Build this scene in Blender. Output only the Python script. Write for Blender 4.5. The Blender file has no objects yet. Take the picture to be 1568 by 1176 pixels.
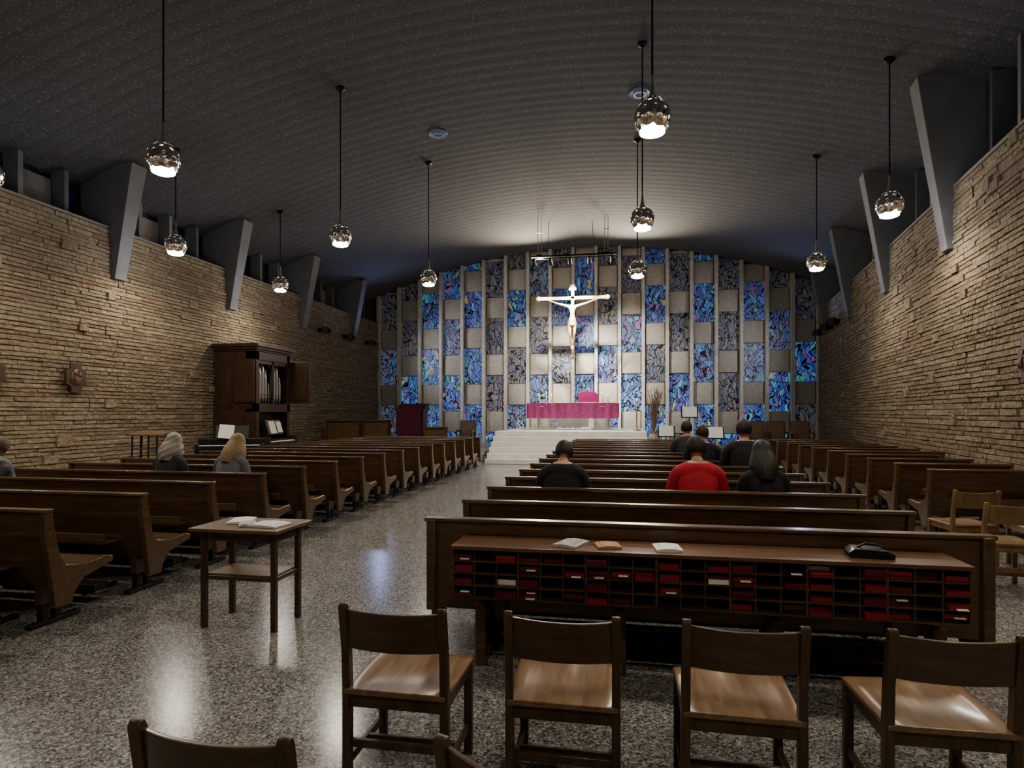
import bpy, bmesh, math, random
from mathutils import Vector, Matrix, Euler
random.seed(7)
sc = bpy.context.scene
COL = sc.collection
pi = math.pi

# ------------------------------------------------------------------ materials
def newmat(name):
    m = bpy.data.materials.new(name); m.use_nodes = True
    nt = m.node_tree
    return m, nt, nt.nodes['Principled BSDF']

def mat(name, base, rough=.5, metal=0.0, em=None, es=0.0, coat=0.0, noise=0.0, nscale=20):
    m, nt, b = newmat(name)
    b.inputs['Base Color'].default_value = (*base, 1)
    b.inputs['Roughness'].default_value = rough
    b.inputs['Metallic'].default_value = metal
    b.inputs['Coat Weight'].default_value = coat
    if em:
        b.inputs['Emission Color'].default_value = (*em, 1)
        b.inputs['Emission Strength'].default_value = es
    if noise > 0:
        tc = nt.nodes.new('ShaderNodeTexCoord'); n = nt.nodes.new('ShaderNodeTexNoise')
        n.inputs['Scale'].default_value = nscale; n.inputs['Detail'].default_value = 5
        r = nt.nodes.new('ShaderNodeValToRGB')
        r.color_ramp.elements[0].position = .3; r.color_ramp.elements[1].position = .7
        r.color_ramp.elements[0].color = (*[c*(1-noise) for c in base], 1)
        r.color_ramp.elements[1].color = (*[min(1, c*(1+noise)) for c in base], 1)
        nt.links.new(tc.outputs['Object'], n.inputs['Vector'])
        nt.links.new(n.outputs['Fac'], r.inputs['Fac'])
        nt.links.new(r.outputs['Color'], b.inputs['Base Color'])
        bp = nt.nodes.new('ShaderNodeBump'); bp.inputs['Strength'].default_value = .25
        bp.inputs['Distance'].default_value = .01
        nt.links.new(n.outputs['Fac'], bp.inputs['Height'])
        nt.links.new(bp.outputs['Normal'], b.inputs['Normal'])
    return m

def wood(name, c1, c2, grain=(1.5, 22, 22), rough=.38, coat=.25):
    m, nt, b = newmat(name)
    tc = nt.nodes.new('ShaderNodeTexCoord'); mp = nt.nodes.new('ShaderNodeMapping')
    mp.inputs['Scale'].default_value = grain
    n = nt.nodes.new('ShaderNodeTexNoise'); n.inputs['Scale'].default_value = 1.6
    n.inputs['Detail'].default_value = 6; n.inputs['Distortion'].default_value = 1.2
    r = nt.nodes.new('ShaderNodeValToRGB')
    r.color_ramp.elements[0].position = .32; r.color_ramp.elements[1].position = .68
    r.color_ramp.elements[0].color = (*c1, 1); r.color_ramp.elements[1].color = (*c2, 1)
    L = nt.links
    L.new(tc.outputs['Object'], mp.inputs['Vector']); L.new(mp.outputs['Vector'], n.inputs['Vector'])
    L.new(n.outputs['Fac'], r.inputs['Fac']); L.new(r.outputs['Color'], b.inputs['Base Color'])
    b.inputs['Roughness'].default_value = rough
    b.inputs['Coat Weight'].default_value = coat; b.inputs['Coat Roughness'].default_value = .16
    return m

M_pew = wood('pew_wood', (.072, .042, .020), (.14, .084, .042), (1.2, 18, 18), .30, .5)
M_chairframe = wood('chair_frame_wood', (.048, .028, .015), (.095, .057, .030), (14, 14, 2), .38, .25)
M_chairback = wood('chair_back_wood', (.058, .034, .018), (.11, .066, .035), (2, 14, 20), .36, .3)
M_seat = wood('chair_seat_wood', (.155, .094, .052), (.27, .172, .098), (14, 2.0, 14), .30, .4)
M_lightchair = wood('light_chair_wood', (.15, .092, .046), (.24, .155, .082), (6, 6, 2), .38, .25)
M_table = wood('table_wood', (.11, .066, .034), (.19, .118, .064), (2, 14, 14), .38, .25)
M_organ = wood('organ_wood', (.046, .022, .013), (.085, .042, .025), (10, 10, 1.5), .42, .15)
M_red = mat('hymnal_red', (.24, .024, .034), .55)
M_dred = mat('hymnal_darkred', (.12, .016, .025), .55)
M_white = mat('paper_white', (.74, .73, .70), .6)
M_black = mat('black_metal', (.012, .012, .013), .4)
M_dark = mat('dark_vinyl', (.020, .018, .017), .5)
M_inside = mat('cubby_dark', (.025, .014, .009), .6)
M_chrome = mat('chrome', (.92, .89, .84), .14, 1.0)
M_bulb = mat('bulb_glow', (1, 1, 1), .5, em=(1, .94, .84), es=20)
M_conc = mat('concrete_grey', (.26, .24, .21), .8, noise=.12, nscale=6)
M_fin = mat('fin_plaster', (.20, .205, .21), .75, noise=.08, nscale=3)
M_block = mat('beige_block', (.48, .445, .39), .8, noise=.12, nscale=9)
M_mull = mat('mullion_concrete', (.60, .57, .50), .75, noise=.12, nscale=5)
M_marble = mat('white_marble', (.80, .79, .75), .3, noise=.08, nscale=3)
M_purple = mat('purple_cloth', (.42, .09, .23), .85, noise=.18, nscale=12)
M_dpurple = mat('dark_purple_cloth', (.11, .022, .045), .85, noise=.15, nscale=10)
M_gold = mat('gold_metal', (.90, .68, .38), .4, .6)
M_corpus = mat('corpus_bronze', (.60, .44, .24), .5)
M_silver = mat('pipe_metal', (.50, .48, .45), .35, .7)
M_skin = mat('skin', (.45, .27, .19), .55)
M_branch = mat('dry_branches', (.30, .22, .15), .8)
M_clay = mat('vase_clay', (.50, .43, .34), .5)
M_brass = mat('brass', (.5, .38, .18), .4, .9)
M_ventm = mat('vent_white', (.30, .38, .52), .5)
M_shoe = mat('shoe_black', (.02, .018, .016), .4)
M_trous = mat('trousers_dark', (.025, .028, .04), .85)
M_candle = mat('candle_wax', (.85, .80, .68), .5)
M_flame = mat('candle_flame', (1, .7, .3), .5, em=(1, .6, .2), es=8)

# terrazzo
def terrazzo():
    m, nt, b = newmat('terrazzo'); L = nt.links
    tc = nt.nodes.new('ShaderNodeTexCoord')
    n0 = nt.nodes.new('ShaderNodeTexNoise'); n0.inputs['Scale'].default_value = 40
    L.new(tc.outputs['Object'], n0.inputs['Vector'])
    ma = nt.nodes.new('ShaderNodeVectorMath'); ma.operation = 'MULTIPLY_ADD'; ma.inputs[1].default_value = (.02, .02, .02)
    L.new(n0.outputs['Color'], ma.inputs[0]); L.new(tc.outputs['Object'], ma.inputs[2])
    v = nt.nodes.new('ShaderNodeTexVoronoi'); v.inputs['Scale'].default_value = 95
    L.new(ma.outputs[0], v.inputs['Vector'])
    sep = nt.nodes.new('ShaderNodeSeparateColor'); L.new(v.outputs['Color'], sep.inputs['Color'])
    r = nt.nodes.new('ShaderNodeValToRGB'); cr = r.color_ramp; cr.interpolation = 'CONSTANT'
    cr.elements[0].position = 0; cr.elements[0].color = (.075, .072, .068, 1)
    cr.elements[1].position = .20; cr.elements[1].color = (.185, .178, .17, 1)
    e = cr.elements.new(.5); e.color = (.26, .25, .24, 1)
    e = cr.elements.new(.82); e.color = (.43, .42, .40, 1)
    L.new(sep.outputs['Red'], r.inputs['Fac'])
    n = nt.nodes.new('ShaderNodeTexNoise'); n.inputs['Scale'].default_value = .6
    L.new(tc.outputs['Object'], n.inputs['Vector'])
    mr = nt.nodes.new('ShaderNodeMapRange'); mr.inputs['To Min'].default_value = .15; mr.inputs['To Max'].default_value = .25
    L.new(n.outputs['Fac'], mr.inputs['Value']); L.new(mr.outputs['Result'], b.inputs['Roughness'])
    L.new(r.outputs['Color'], b.inputs['Base Color'])
    b.inputs['Specular IOR Level'].default_value = .4
    return m
M_floor = terrazzo()

def stone():
    m, nt, b = newmat('split_stone'); L = nt.links
    g = nt.nodes.new('ShaderNodeNewGeometry')
    r = nt.nodes.new('ShaderNodeValToRGB'); cr = r.color_ramp
    cr.elements[0].color = (.36, .285, .19, 1); cr.elements[1].color = (.47, .395, .28, 1)
    e = cr.elements.new(.5); e.color = (.415, .34, .232, 1)
    e = cr.elements.new(.03); e.color = (.36, .26, .18, 1)
    L.new(g.outputs['Random Per Island'], r.inputs['Fac'])
    tc = nt.nodes.new('ShaderNodeTexCoord'); n = nt.nodes.new('ShaderNodeTexNoise')
    n.inputs['Scale'].default_value = 12; n.inputs['Detail'].default_value = 7
    L.new(tc.outputs['Object'], n.inputs['Vector'])
    mx = nt.nodes.new('ShaderNodeMix'); mx.data_type = 'RGBA'; mx.blend_type = 'MULTIPLY'
    mx.inputs['Factor'].default_value = .6
    L.new(r.outputs['Color'], mx.inputs['A']); L.new(n.outputs['Fac'], mx.inputs['B'])
    L.new(mx.outputs['Result'], b.inputs['Base Color'])
    bp = nt.nodes.new('ShaderNodeBump'); bp.inputs['Strength'].default_value = 1.0; bp.inputs['Distance'].default_value = .06
    L.new(n.outputs['Fac'], bp.inputs['Height']); L.new(bp.outputs['Normal'], b.inputs['Normal'])
    b.inputs['Roughness'].default_value = .9
    return m
M_stone = stone()
M_mortar = mat('mortar', (.29, .225, .15), .9)

def ceilmat():
    m, nt, b = newmat('acoustic_ceiling'); L = nt.links
    tc = nt.nodes.new('ShaderNodeTexCoord')
    v = nt.nodes.new('ShaderNodeTexVoronoi'); v.inputs['Scale'].default_value = 16
    L.new(tc.outputs['Object'], v.inputs['Vector'])
    r = nt.nodes.new('ShaderNodeValToRGB'); cr = r.color_ramp
    cr.elements[0].position = .10; cr.elements[0].color = (.33, .325, .32, 1)
    cr.elements[1].position = .26; cr.elements[1].color = (.125, .127, .131, 1)
    L.new(v.outputs['Distance'], r.inputs['Fac'])
    sep = nt.nodes.new('ShaderNodeSeparateXYZ'); L.new(tc.outputs['Object'], sep.inputs['Vector'])
    mt = nt.nodes.new('ShaderNodeMath'); mt.operation = 'MULTIPLY'; mt.inputs[1].default_value = 2*pi/.33
    L.new(sep.outputs['Y'], mt.inputs[0])
    sn = nt.nodes.new('ShaderNodeMath'); sn.operation = 'SINE'; L.new(mt.outputs[0], sn.inputs[0])
    mr = nt.nodes.new('ShaderNodeMapRange'); mr.inputs['From Min'].default_value = -1; mr.inputs['From Max'].default_value = -.6
    mr.inputs['To Min'].default_value = .86; mr.inputs['To Max'].default_value = 1
    L.new(sn.outputs[0], mr.inputs['Value'])
    mx = nt.nodes.new('ShaderNodeMix'); mx.data_type = 'RGBA'; mx.blend_type = 'MULTIPLY'; mx.inputs['Factor'].default_value = 1
    L.new(r.outputs['Color'], mx.inputs['A']); L.new(mr.outputs['Result'], mx.inputs['B'])
    L.new(mx.outputs['Result'], b.inputs['Base Color'])
    bp = nt.nodes.new('ShaderNodeBump'); bp.inputs['Strength'].default_value = .22; bp.inputs['Distance'].default_value = .009
    L.new(sn.outputs[0], bp.inputs['Height']); L.new(bp.outputs['Normal'], b.inputs['Normal'])
    b.inputs['Roughness'].default_value = .9
    return m
M_ceil = ceilmat()

def glass(name, em_strength, dark=False):
    m, nt, b = newmat(name); L = nt.links
    tc = nt.nodes.new('ShaderNodeTexCoord')
    n = nt.nodes.new('ShaderNodeTexNoise'); n.inputs['Scale'].default_value = 1.6; n.inputs['Detail'].default_value = 2
    L.new(tc.outputs['Object'], n.inputs['Vector'])
    ad = nt.nodes.new('ShaderNodeVectorMath'); ad.operation = 'MULTIPLY_ADD'
    ad.inputs[1].default_value = (.8, .5, .9)
    L.new(n.outputs['Color'], ad.inputs[0]); L.new(tc.outputs['Object'], ad.inputs[2])
    mp = nt.nodes.new('ShaderNodeMapping'); mp.inputs['Scale'].default_value = (1.5, 1.25, .45)
    L.new(ad.outputs[0], mp.inputs['Vector'])
    ve = nt.nodes.new('ShaderNodeTexVoronoi'); ve.feature = 'DISTANCE_TO_EDGE'; ve.inputs['Scale'].default_value = 5.8
    vc = nt.nodes.new('ShaderNodeTexVoronoi'); vc.inputs['Scale'].default_value = 5.8
    L.new(mp.outputs[0], ve.inputs['Vector']); L.new(mp.outputs[0], vc.inputs['Vector'])
    sep = nt.nodes.new('ShaderNodeSeparateColor'); L.new(vc.outputs['Color'], sep.inputs['Color'])
    g = nt.nodes.new('ShaderNodeNewGeometry')
    r1 = nt.nodes.new('ShaderNodeValToRGB'); c = r1.color_ramp; c.interpolation = 'CONSTANT'
    c.elements[0].position = 0; c.elements[0].color = (.025, .06, .22, 1)
    c.elements[1].position = .28; c.elements[1].color = (.045, .13, .38, 1)
    for p, k in ((.50, (.08, .25, .44)), (.66, (.07, .07, .28)), (.82, (.07, .21, .24)), (.91, (.28, .26, .14)), (.95, (.20, .08, .26))):
        e = c.elements.new(p); e.color = (*k, 1)
    L.new(sep.outputs['Red'], r1.inputs['Fac'])
    r2 = nt.nodes.new('ShaderNodeValToRGB'); c = r2.color_ramp; c.interpolation = 'CONSTANT'
    c.elements[0].position = 0; c.elements[0].color = (.16, .155, .185, 1)
    c.elements[1].position = .35; c.elements[1].color = (.23, .22, .22, 1)
    for p, k in ((.58, (.11, .14, .27)), (.76, (.24, .215, .175)), (.90, (.17, .12, .22))):
        e = c.elements.new(p); e.color = (*k, 1)
    L.new(sep.outputs['Green'], r2.inputs['Fac'])
    sel = nt.nodes.new('ShaderNodeMapRange'); sel.inputs['From Min'].default_value = .42; sel.inputs['From Max'].default_value = .66
    L.new(g.outputs['Random Per Island'], sel.inputs['Value'])
    mx = nt.nodes.new('ShaderNodeMix'); mx.data_type = 'RGBA'
    L.new(sel.outputs['Result'], mx.inputs['Factor'])
    L.new(r1.outputs['Color'], mx.inputs['A']); L.new(r2.outputs['Color'], mx.inputs['B'])
    ed = nt.nodes.new('ShaderNodeMapRange'); ed.inputs['From Min'].default_value = .05; ed.inputs['From Max'].default_value = .08
    L.new(ve.outputs['Distance'], ed.inputs['Value'])
    mul = nt.nodes.new('ShaderNodeMix'); mul.data_type = 'RGBA'; mul.blend_type = 'MULTIPLY'; mul.inputs['Factor'].default_value = 1
    L.new(mx.outputs['Result'], mul.inputs['A']); L.new(ed.outputs['Result'], mul.inputs['B'])
    pale = nt.nodes.new('ShaderNodeMix'); pale.data_type = 'RGBA'; pale.inputs['Factor'].default_value = 0.0 if dark else .26
    pale.inputs['B'].default_value = (.42, .43, .44, 1)
    L.new(mx.outputs['Result'], pale.inputs['A'])
    mul2 = nt.nodes.new('ShaderNodeMix'); mul2.data_type = 'RGBA'; mul2.blend_type = 'MULTIPLY'; mul2.inputs['Factor'].default_value = .96
    L.new(pale.outputs['Result'], mul2.inputs['A']); L.new(ed.outputs['Result'], mul2.inputs['B'])
    if dark:
        dk = nt.nodes.new('ShaderNodeMix'); dk.data_type = 'RGBA'; dk.blend_type = 'MULTIPLY'; dk.inputs['Factor'].default_value = 1
        dk.inputs['B'].default_value = (.22, .22, .20, 1)
        L.new(mul2.outputs['Result'], dk.inputs['A']); L.new(dk.outputs['Result'], b.inputs['Base Color'])
    else:
        L.new(mul2.outputs['Result'], b.inputs['Base Color'])
    L.new(mul.outputs['Result'], b.inputs['Emission Color'])
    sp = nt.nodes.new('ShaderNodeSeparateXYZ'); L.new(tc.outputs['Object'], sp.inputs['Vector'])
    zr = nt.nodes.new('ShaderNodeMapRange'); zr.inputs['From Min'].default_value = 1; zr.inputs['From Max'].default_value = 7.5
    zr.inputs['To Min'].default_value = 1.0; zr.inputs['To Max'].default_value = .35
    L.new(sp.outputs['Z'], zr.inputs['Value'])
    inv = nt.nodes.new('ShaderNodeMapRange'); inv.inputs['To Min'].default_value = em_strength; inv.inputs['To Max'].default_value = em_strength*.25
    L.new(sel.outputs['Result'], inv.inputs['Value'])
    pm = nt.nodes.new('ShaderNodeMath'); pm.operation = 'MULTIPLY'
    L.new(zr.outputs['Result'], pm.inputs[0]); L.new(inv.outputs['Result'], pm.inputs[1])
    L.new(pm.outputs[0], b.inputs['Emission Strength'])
    b.inputs['Roughness'].default_value = .45
    return m
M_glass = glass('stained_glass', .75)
M_cglass = glass('clerestory_glass', .02, True)

# ------------------------------------------------------------------ mesh builder
class MB:
    def __init__(s): s.v = []; s.f = []; s.m = []
    def add(s, vs, fs, mi=0, M=None):
        o = len(s.v)
        for p in vs:
            p = Vector(p)
            if M is not None: p = M @ p
            s.v.append(p)
        for k, f in enumerate(fs):
            s.f.append([i+o for i in f]); s.m.append(mi[k] if isinstance(mi, list) else mi)
    def box(s, c, d, mi=0, rot=None, M=None):
        x, y, z = d[0]/2, d[1]/2, d[2]/2
        vs = [Vector((a*x, b*y, e*z)) for a in (-1, 1) for b in (-1, 1) for e in (-1, 1)]
        if rot:
            R = Euler(rot).to_matrix(); vs = [R @ v for v in vs]
        vs = [v+Vector(c) for v in vs]
        s.add(vs, [(0, 1, 3, 2), (4, 6, 7, 5), (0, 4, 5, 1), (2, 3, 7, 6), (0, 2, 6, 4), (1, 5, 7, 3)], mi, M)
    def bb(s, x0, x1, y0, y1, z0, z1, mi=0, M=None):
        s.box(((x0+x1)/2, (y0+y1)/2, (z0+z1)/2), (x1-x0, y1-y0, z1-z0), mi, None, M)
    def prism(s, pts, axis, a0, a1, mi=0, M=None):
        n = len(pts); vs = []
        for a in (a0, a1):
            for p, q in pts:
                vs.append({'x': (a, p, q), 'y': (p, a, q), 'z': (p, q, a)}[axis])
        fs = [tuple(range(n)), tuple(range(2*n-1, n-1, -1))]
        for i in range(n):
            j = (i+1) % n; fs.append((i, j, j+n, i+n))
        s.add(vs, fs, mi, M)
    def cyl(s, p0, p1, r0, r1=None, n=12, mi=0, M=None):
        if r1 is None: r1 = r0
        p0 = Vector(p0); p1 = Vector(p1); d = (p1-p0).normalized()
        up = Vector((0, 0, 1)) if abs(d.z) < .95 else Vector((1, 0, 0))
        u = d.cross(up).normalized(); w = d.cross(u)
        vs = []
        for p, r in ((p0, r0), (p1, r1)):
            for i in range(n):
                a = 2*pi*i/n; vs.append(p+u*math.cos(a)*r+w*math.sin(a)*r)
        fs = [tuple(range(n)), tuple(range(2*n-1, n-1, -1))]
        for i in range(n):
            j = (i+1) % n; fs.append((i, j, j+n, i+n))
        s.add(vs, fs, mi, M)
    def tube(s, pts, rs, n=8, mi=0, M=None):
        for i in range(len(pts)-1):
            s.cyl(pts[i], pts[i+1], rs[i], rs[i+1], n, mi, M)
            if i: s.ell(pts[i], (rs[i],)*3, n, 5, mi, M)
    def lathe(s, prof, c=(0, 0, 0), n=24, mi=0, M=None):
        vs = []; fs = []
        for r, z in prof:
            for i in range(n):
                a = 2*pi*i/n; vs.append((c[0]+r*math.cos(a), c[1]+r*math.sin(a), c[2]+z))
        for k in range(len(prof)-1):
            for i in range(n):
                j = (i+1) % n; fs.append((k*n+i, k*n+j, (k+1)*n+j, (k+1)*n+i))
        s.add(vs, fs, mi, M)
    def loft(s, rings, n=28, mi=0, M=None):
        vs = []; fs = []
        for cx_, cy_, cz_, rx, ry in rings:
            for i in range(n):
                a = 2*pi*i/n; vs.append((cx_+rx*math.cos(a), cy_+ry*math.sin(a), cz_))
        for k in range(len(rings)-1):
            for i in range(n):
                j = (i+1) % n; fs.append((k*n+i, k*n+j, (k+1)*n+j, (k+1)*n+i))
        fs.append(tuple(range(n-1, -1, -1))); q = (len(rings)-1)*n; fs.append(tuple(range(q, q+n)))
        s.add(vs, fs, mi, M)
    def ell(s, c, r, nu=16, nv=10, mi=0, M=None, fn=None):
        vs = [(0, 0, 1)]; fs = []
        for k in range(1, nv):
            t = pi*k/nv
            for i in range(nu):
                a = 2*pi*i/nu; vs.append((math.sin(t)*math.cos(a), math.sin(t)*math.sin(a), math.cos(t)))
        vs.append((0, 0, -1)); last = len(vs)-1
        out = []
        for v in vs:
            p = Vector((v[0]*r[0], v[1]*r[1], v[2]*r[2]))
            if fn: p = fn(Vector(v), p)
            out.append(p+Vector(c))
        for i in range(nu):
            j = (i+1) % nu
            fs.append((0, 1+i, 1+j)); fs.append((last, last-nu+j, last-nu+i))
            for k in range(nv-2):
                fs.append((1+k*nu+i, 1+(k+1)*nu+i, 1+(k+1)*nu+j, 1+k*nu+j))
        s.add(out, fs, mi, M)
    def build(s, name, mats, loc=(0, 0, 0), rz=0, smooth=True, bevel=0, parent=None, ang=35, normals=True):
        me = bpy.data.meshes.new(name)
        me.from_pydata([tuple(v) for v in s.v], [], s.f)
        for m in mats: me.materials.append(m)
        me.polygons.foreach_set('material_index', s.m)
        if normals:
            bm = bmesh.new(); bm.from_mesh(me)
            bmesh.ops.recalc_face_normals(bm, faces=bm.faces); bm.to_mesh(me); bm.free()
        if smooth:
            me.polygons.foreach_set('use_smooth', [True]*len(me.polygons))
            me.set_sharp_from_angle(angle=math.radians(ang))
        ob = bpy.data.objects.new(name, me); COL.objects.link(ob)
        ob.location = loc; ob.rotation_euler = (0, 0, rz)
        if parent: ob.parent = parent
        if bevel:
            b = ob.modifiers.new('Bevel', 'BEVEL'); b.width = bevel; b.segments = 2; b.limit_method = 'ANGLE'
            b.angle_limit = math.radians(40)
        return ob

def inst(src, loc, rz=0, name=None):
    o = bpy.data.objects.new(name or src.name.split('.')[0], src.data); COL.objects.link(o)
    o.location = loc; o.rotation_euler = (0, 0, rz)
    for m in src.modifiers:
        k = o.modifiers.new(m.name, m.type)
        if m.type == 'BEVEL':
            k.width = m.width; k.segments = m.segments; k.limit_method = m.limit_method; k.angle_limit = m.angle_limit
    return o

def skin_geo(vs, es, rs, root=0, sub=2):
    me = bpy.data.meshes.new('tmp'); me.from_pydata(vs, es, [])
    ob = bpy.data.objects.new('tmp', me); COL.objects.link(ob)
    ob.modifiers.new('Skin', 'SKIN')
    ss = ob.modifiers.new('Sub', 'SUBSURF'); ss.levels = sub; ss.render_levels = sub
    sk = me.skin_vertices[0].data
    for i, r in enumerate(rs):
        sk[i].radius = r if isinstance(r, tuple) else (r, r)
        sk[i].use_root = (i == root)
    dg = bpy.context.evaluated_depsgraph_get(); dg.update()
    ev = ob.evaluated_get(dg)
    m2 = bpy.data.meshes.new_from_object(ev)
    V = [v.co.copy() for v in m2.vertices]; F = [tuple(p.vertices) for p in m2.polygons]
    bpy.data.objects.remove(ob); bpy.data.meshes.remove(m2)
    return V, F

# ------------------------------------------------------------------ room
Y0, Y1 = -3.0, 26.1
XL = -10.9
def wallR(y): return 4.12+.135*y
VC, VR, VZ = -1.7, 24.3, 8.65
def vault(x): return VZ-(VR-math.sqrt(VR*VR-(x-VC)**2))
BT = 5.56

b = MB(); b.bb(-12.6, 9.6, Y0-.3, Y1+.4, -.2, 0); b.build('floor', [M_floor], smooth=False)

b = MB(); nx = 60
xs = [-12.6+i*22.2/nx for i in range(nx+1)]
vs = []; fs = []
for y in (Y0-.3, Y1+.4):
    for x in xs: vs.append((x, y, vault(x)))
for y in (Y0-.3, Y1+.4):
    for x in xs: vs.append((x, y, vault(x)+.3))
k = nx+1
for i in range(nx):
    fs += [(i, i+1, i+1+k, i+k), (i+2*k, i+3*k, i+1+3*k, i+1+2*k), (i, i+2*k, i+1+2*k, i+1), (i+k, i+k+1, i+1+3*k, i+3*k)]
fs += [(0, k, 3*k, 2*k), (nx, nx+2*k, nx+3*k, nx+k)]
b.add(vs, fs); b.build('ceiling', [M_ceil], ang=20)

b = MB(); b.bb(-12.6, 9.6, Y0-.3, Y0, 0, 9); b.build('wall_back', [M_conc], smooth=False)

def side_wall(name, org, d, out, length, finU, seed, glassname, finbase):
    rnd = random.Random(seed)
    o = Vector((org[0], org[1], 0)); d = Vector((d[0], d[1], 0)).normalized(); n = Vector((out[0], out[1], 0)).normalized()
    M = Matrix(((d.x, n.x, 0, o.x), (d.y, n.y, 0, o.y), (0, 0, 1, 0), (0, 0, 0, 1)))
    b = MB()
    b.bb(0, length, .022, .9, 0, BT, 1, M)
    z = 0
    while z < BT-.03:
        h = rnd.uniform(.065, .11)
        if z+h > BT: h = BT-z
        u = -rnd.random()*.4
        while u < length:
            w = rnd.uniform(.25, .85)
            hh = h; p = rnd.uniform(.0, .022)
            if rnd.random() < .032 and z+h*2 < BT: hh = h*rnd.uniform(1.6, 2.5); p = rnd.uniform(.03, .055); w = rnd.uniform(.2, .4)
            u0 = max(0, u+.002); u1 = min(length, u+w-.002)
            if u1-u0 > .02:
                tl = rnd.uniform(-.012, .012); zt_ = rnd.uniform(-.008, .008); zb_ = rnd.uniform(-.008, .008)
                z0, z1 = z+.002, z+hh-.002
                vs = [(u0, .05, z0), (u1, .05, z0), (u1, .05, z1), (u0, .05, z1),
                      (u0+.004, -p, z0+.009+zb_), (u1-.004, -p+tl, z0+.009-zb_), (u1-.004, -p+tl-.006, z1-.008+zt_), (u0+.004, -p-.006, z1-.008-zt_)]
                b.add(vs, [(4, 5, 6, 7), (0, 1, 5, 4), (2, 3, 7, 6), (1, 2, 6, 5), (3, 0, 4, 7)], 0, M)
            u += w
        z += h
    b.bb(0, length, -.02, .9, BT, BT+.05, 2, M)
    b.build(name, [M_stone, M_mortar, M_conc], smooth=False)
    g = MB(); p = MB(); f = MB()
    u = 0.0; step = .975; i = 0
    while u < length-.01:
        u1 = min(u+step, length)
        c = M @ Vector(((u+u1)/2, .75, 0)); zt = vault(c.x)+.02
        g.bb(u+.04, u1-.04, .72, .76, BT+.05, zt, 0, M)
        p.bb(u-.05, u+.05, .38, .80, BT+.05, zt+.05, 0, M)
        if i % 3 == 1:
            p.bb(u+.1, u1-.1, .66, .74, BT+.22, BT+.22+(zt-BT)*.62, 1, M)
        u = u1; i += 1
    g.build(glassname, [M_cglass], smooth=False)
    p.build('trim_'+('1' if 'left' in name else '2'), [M_fin, M_conc], smooth=False)
    for fu in finU:
        f = MB()
        c = M @ Vector((fu, 0, 0)); zt = vault(c.x)+.12
        prof = [(.80, BT), (.06, BT), (.06, 4.5), (-.10, 4.5), (-.58, zt), (.80, zt)]
        vs = []
        for sgn in (-1, 1):
            for (v, zz) in prof:
                th = .15+.06*(zz-4.5)/2.5
                vs.append((fu+sgn*th, v, zz))
        m = len(prof)
        fs = [tuple(range(m)), tuple(range(2*m-1, m-1, -1))]+[(q, (q+1) % m, (q+1) % m+m, q+m) for q in range(m)]
        f.add(vs, fs, 0, M)
        f.build('ceiling_support_fin', [M_fin], smooth=False, bevel=.01)
    return M

ML = side_wall('wall_left', (XL, Y0), (0, 1), (-1, 0), Y1-Y0+.2, [y-Y0 for y in (3.7, 7.6, 11.5, 15.4, 19.3, 23.2)], 3, 'window_2', 0)
kk = math.hypot(.135, 1)
MR = side_wall('wall_right', (wallR(Y0), Y0), (.135, 1), (1, -.135), (Y1-Y0+.3)*kk, [(y-Y0)*kk for y in (4.0, 8.1, 12.1, 16.1, 20.1, 24.1)], 5, 'window_3', 0)

# altar wall
NB = 19; XR = wallR(Y1); bw = (XR-XL)/NB
wb = MB(); gl = MB(); mu = MB()
wb.bb(XL-.9, XR+1.2, Y1+.12, Y1+.35, 0, 9, 1)
for i in range(NB+1):
    x = XL+i*bw
    mu.bb(x-.065, x+.065, Y1-.24, Y1+.12, 0, vault(x)+.05)
for i in range(NB):
    x0 = XL+i*bw+.065; x1 = x0+bw-.13; zt = vault((x0+x1)/2)+.03
    cz = 2.4 if i % 2 == 0 else 1.2
    zs = []
    c = cz-2.5
    while c < 10: zs.append(c); c += 2.5
    prev = 0
    for c in zs:
        a0 = max(0, c-.47); a1 = min(zt, c+.47)
        if a1 <= 0 or a0 >= zt: continue
        if a0-prev > .05:
            gl.bb(x0, x1, Y1+.02, Y1+.06, prev, a0)
        g = .05
        xx = [x0, x0+g, x0+.28, x1-.28, x1-g, x1]
        dz = (a1-a0)
        zz = [a0, a0+g*.6, a0+dz*.3, a1-dz*.3, a1-g*.6, a1]
        dd = [0, .09, .15, .15, .09, 0]
        vs = []; fs = []
        for q in range(6):
            for p in range(6):
                vs.append((xx[p], Y1+.08-min(dd[p], dd[q])-(.02 if 0 < p < 5 and 0 < q < 5 else 0), zz[q]))
        for q in range(5):
            for p in range(5): fs.append((q*6+p, q*6+p+1, q*6+p+7, q*6+p+6))
        wb.add(vs, fs, 0)
        prev = a1
    if zt-prev > .05: gl.bb(x0, x1, Y1+.02, Y1+.06, prev, zt)
wb.build('wall_altar', [M_block, M_mortar], ang=40)
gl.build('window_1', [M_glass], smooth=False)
mu.build('trim_3', [M_mull], smooth=False)

# ------------------------------------------------------------------ sanctuary platform & steps
b = MB(); cx = -1.75
for i in range(6):
    b.bb(cx-2.5, cx+2.5, 18.45+.3*i, 24.6, .163*i, .163*(i+1))
b.build('altar_steps', [M_marble], smooth=False, bevel=.012)
b = MB()
b.bb(-10.8, cx-2.52, 19.6, 26.0, 0, .16); b.bb(-10.8, cx-2.52, 19.95, 26.0, .16, .32)
b.bb(cx+2.52, 6.6, 19.6, 26.0, 0, .16); b.bb(cx+2.52, 6.6, 19.95, 26.0, .16, .32)
b.bb(cx-2.5, cx+2.5, 24.62, 26.0, 0, .32)
b.build('sanctuary_platform', [M_floor], smooth=False, bevel=.01)

PZ = .978
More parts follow.
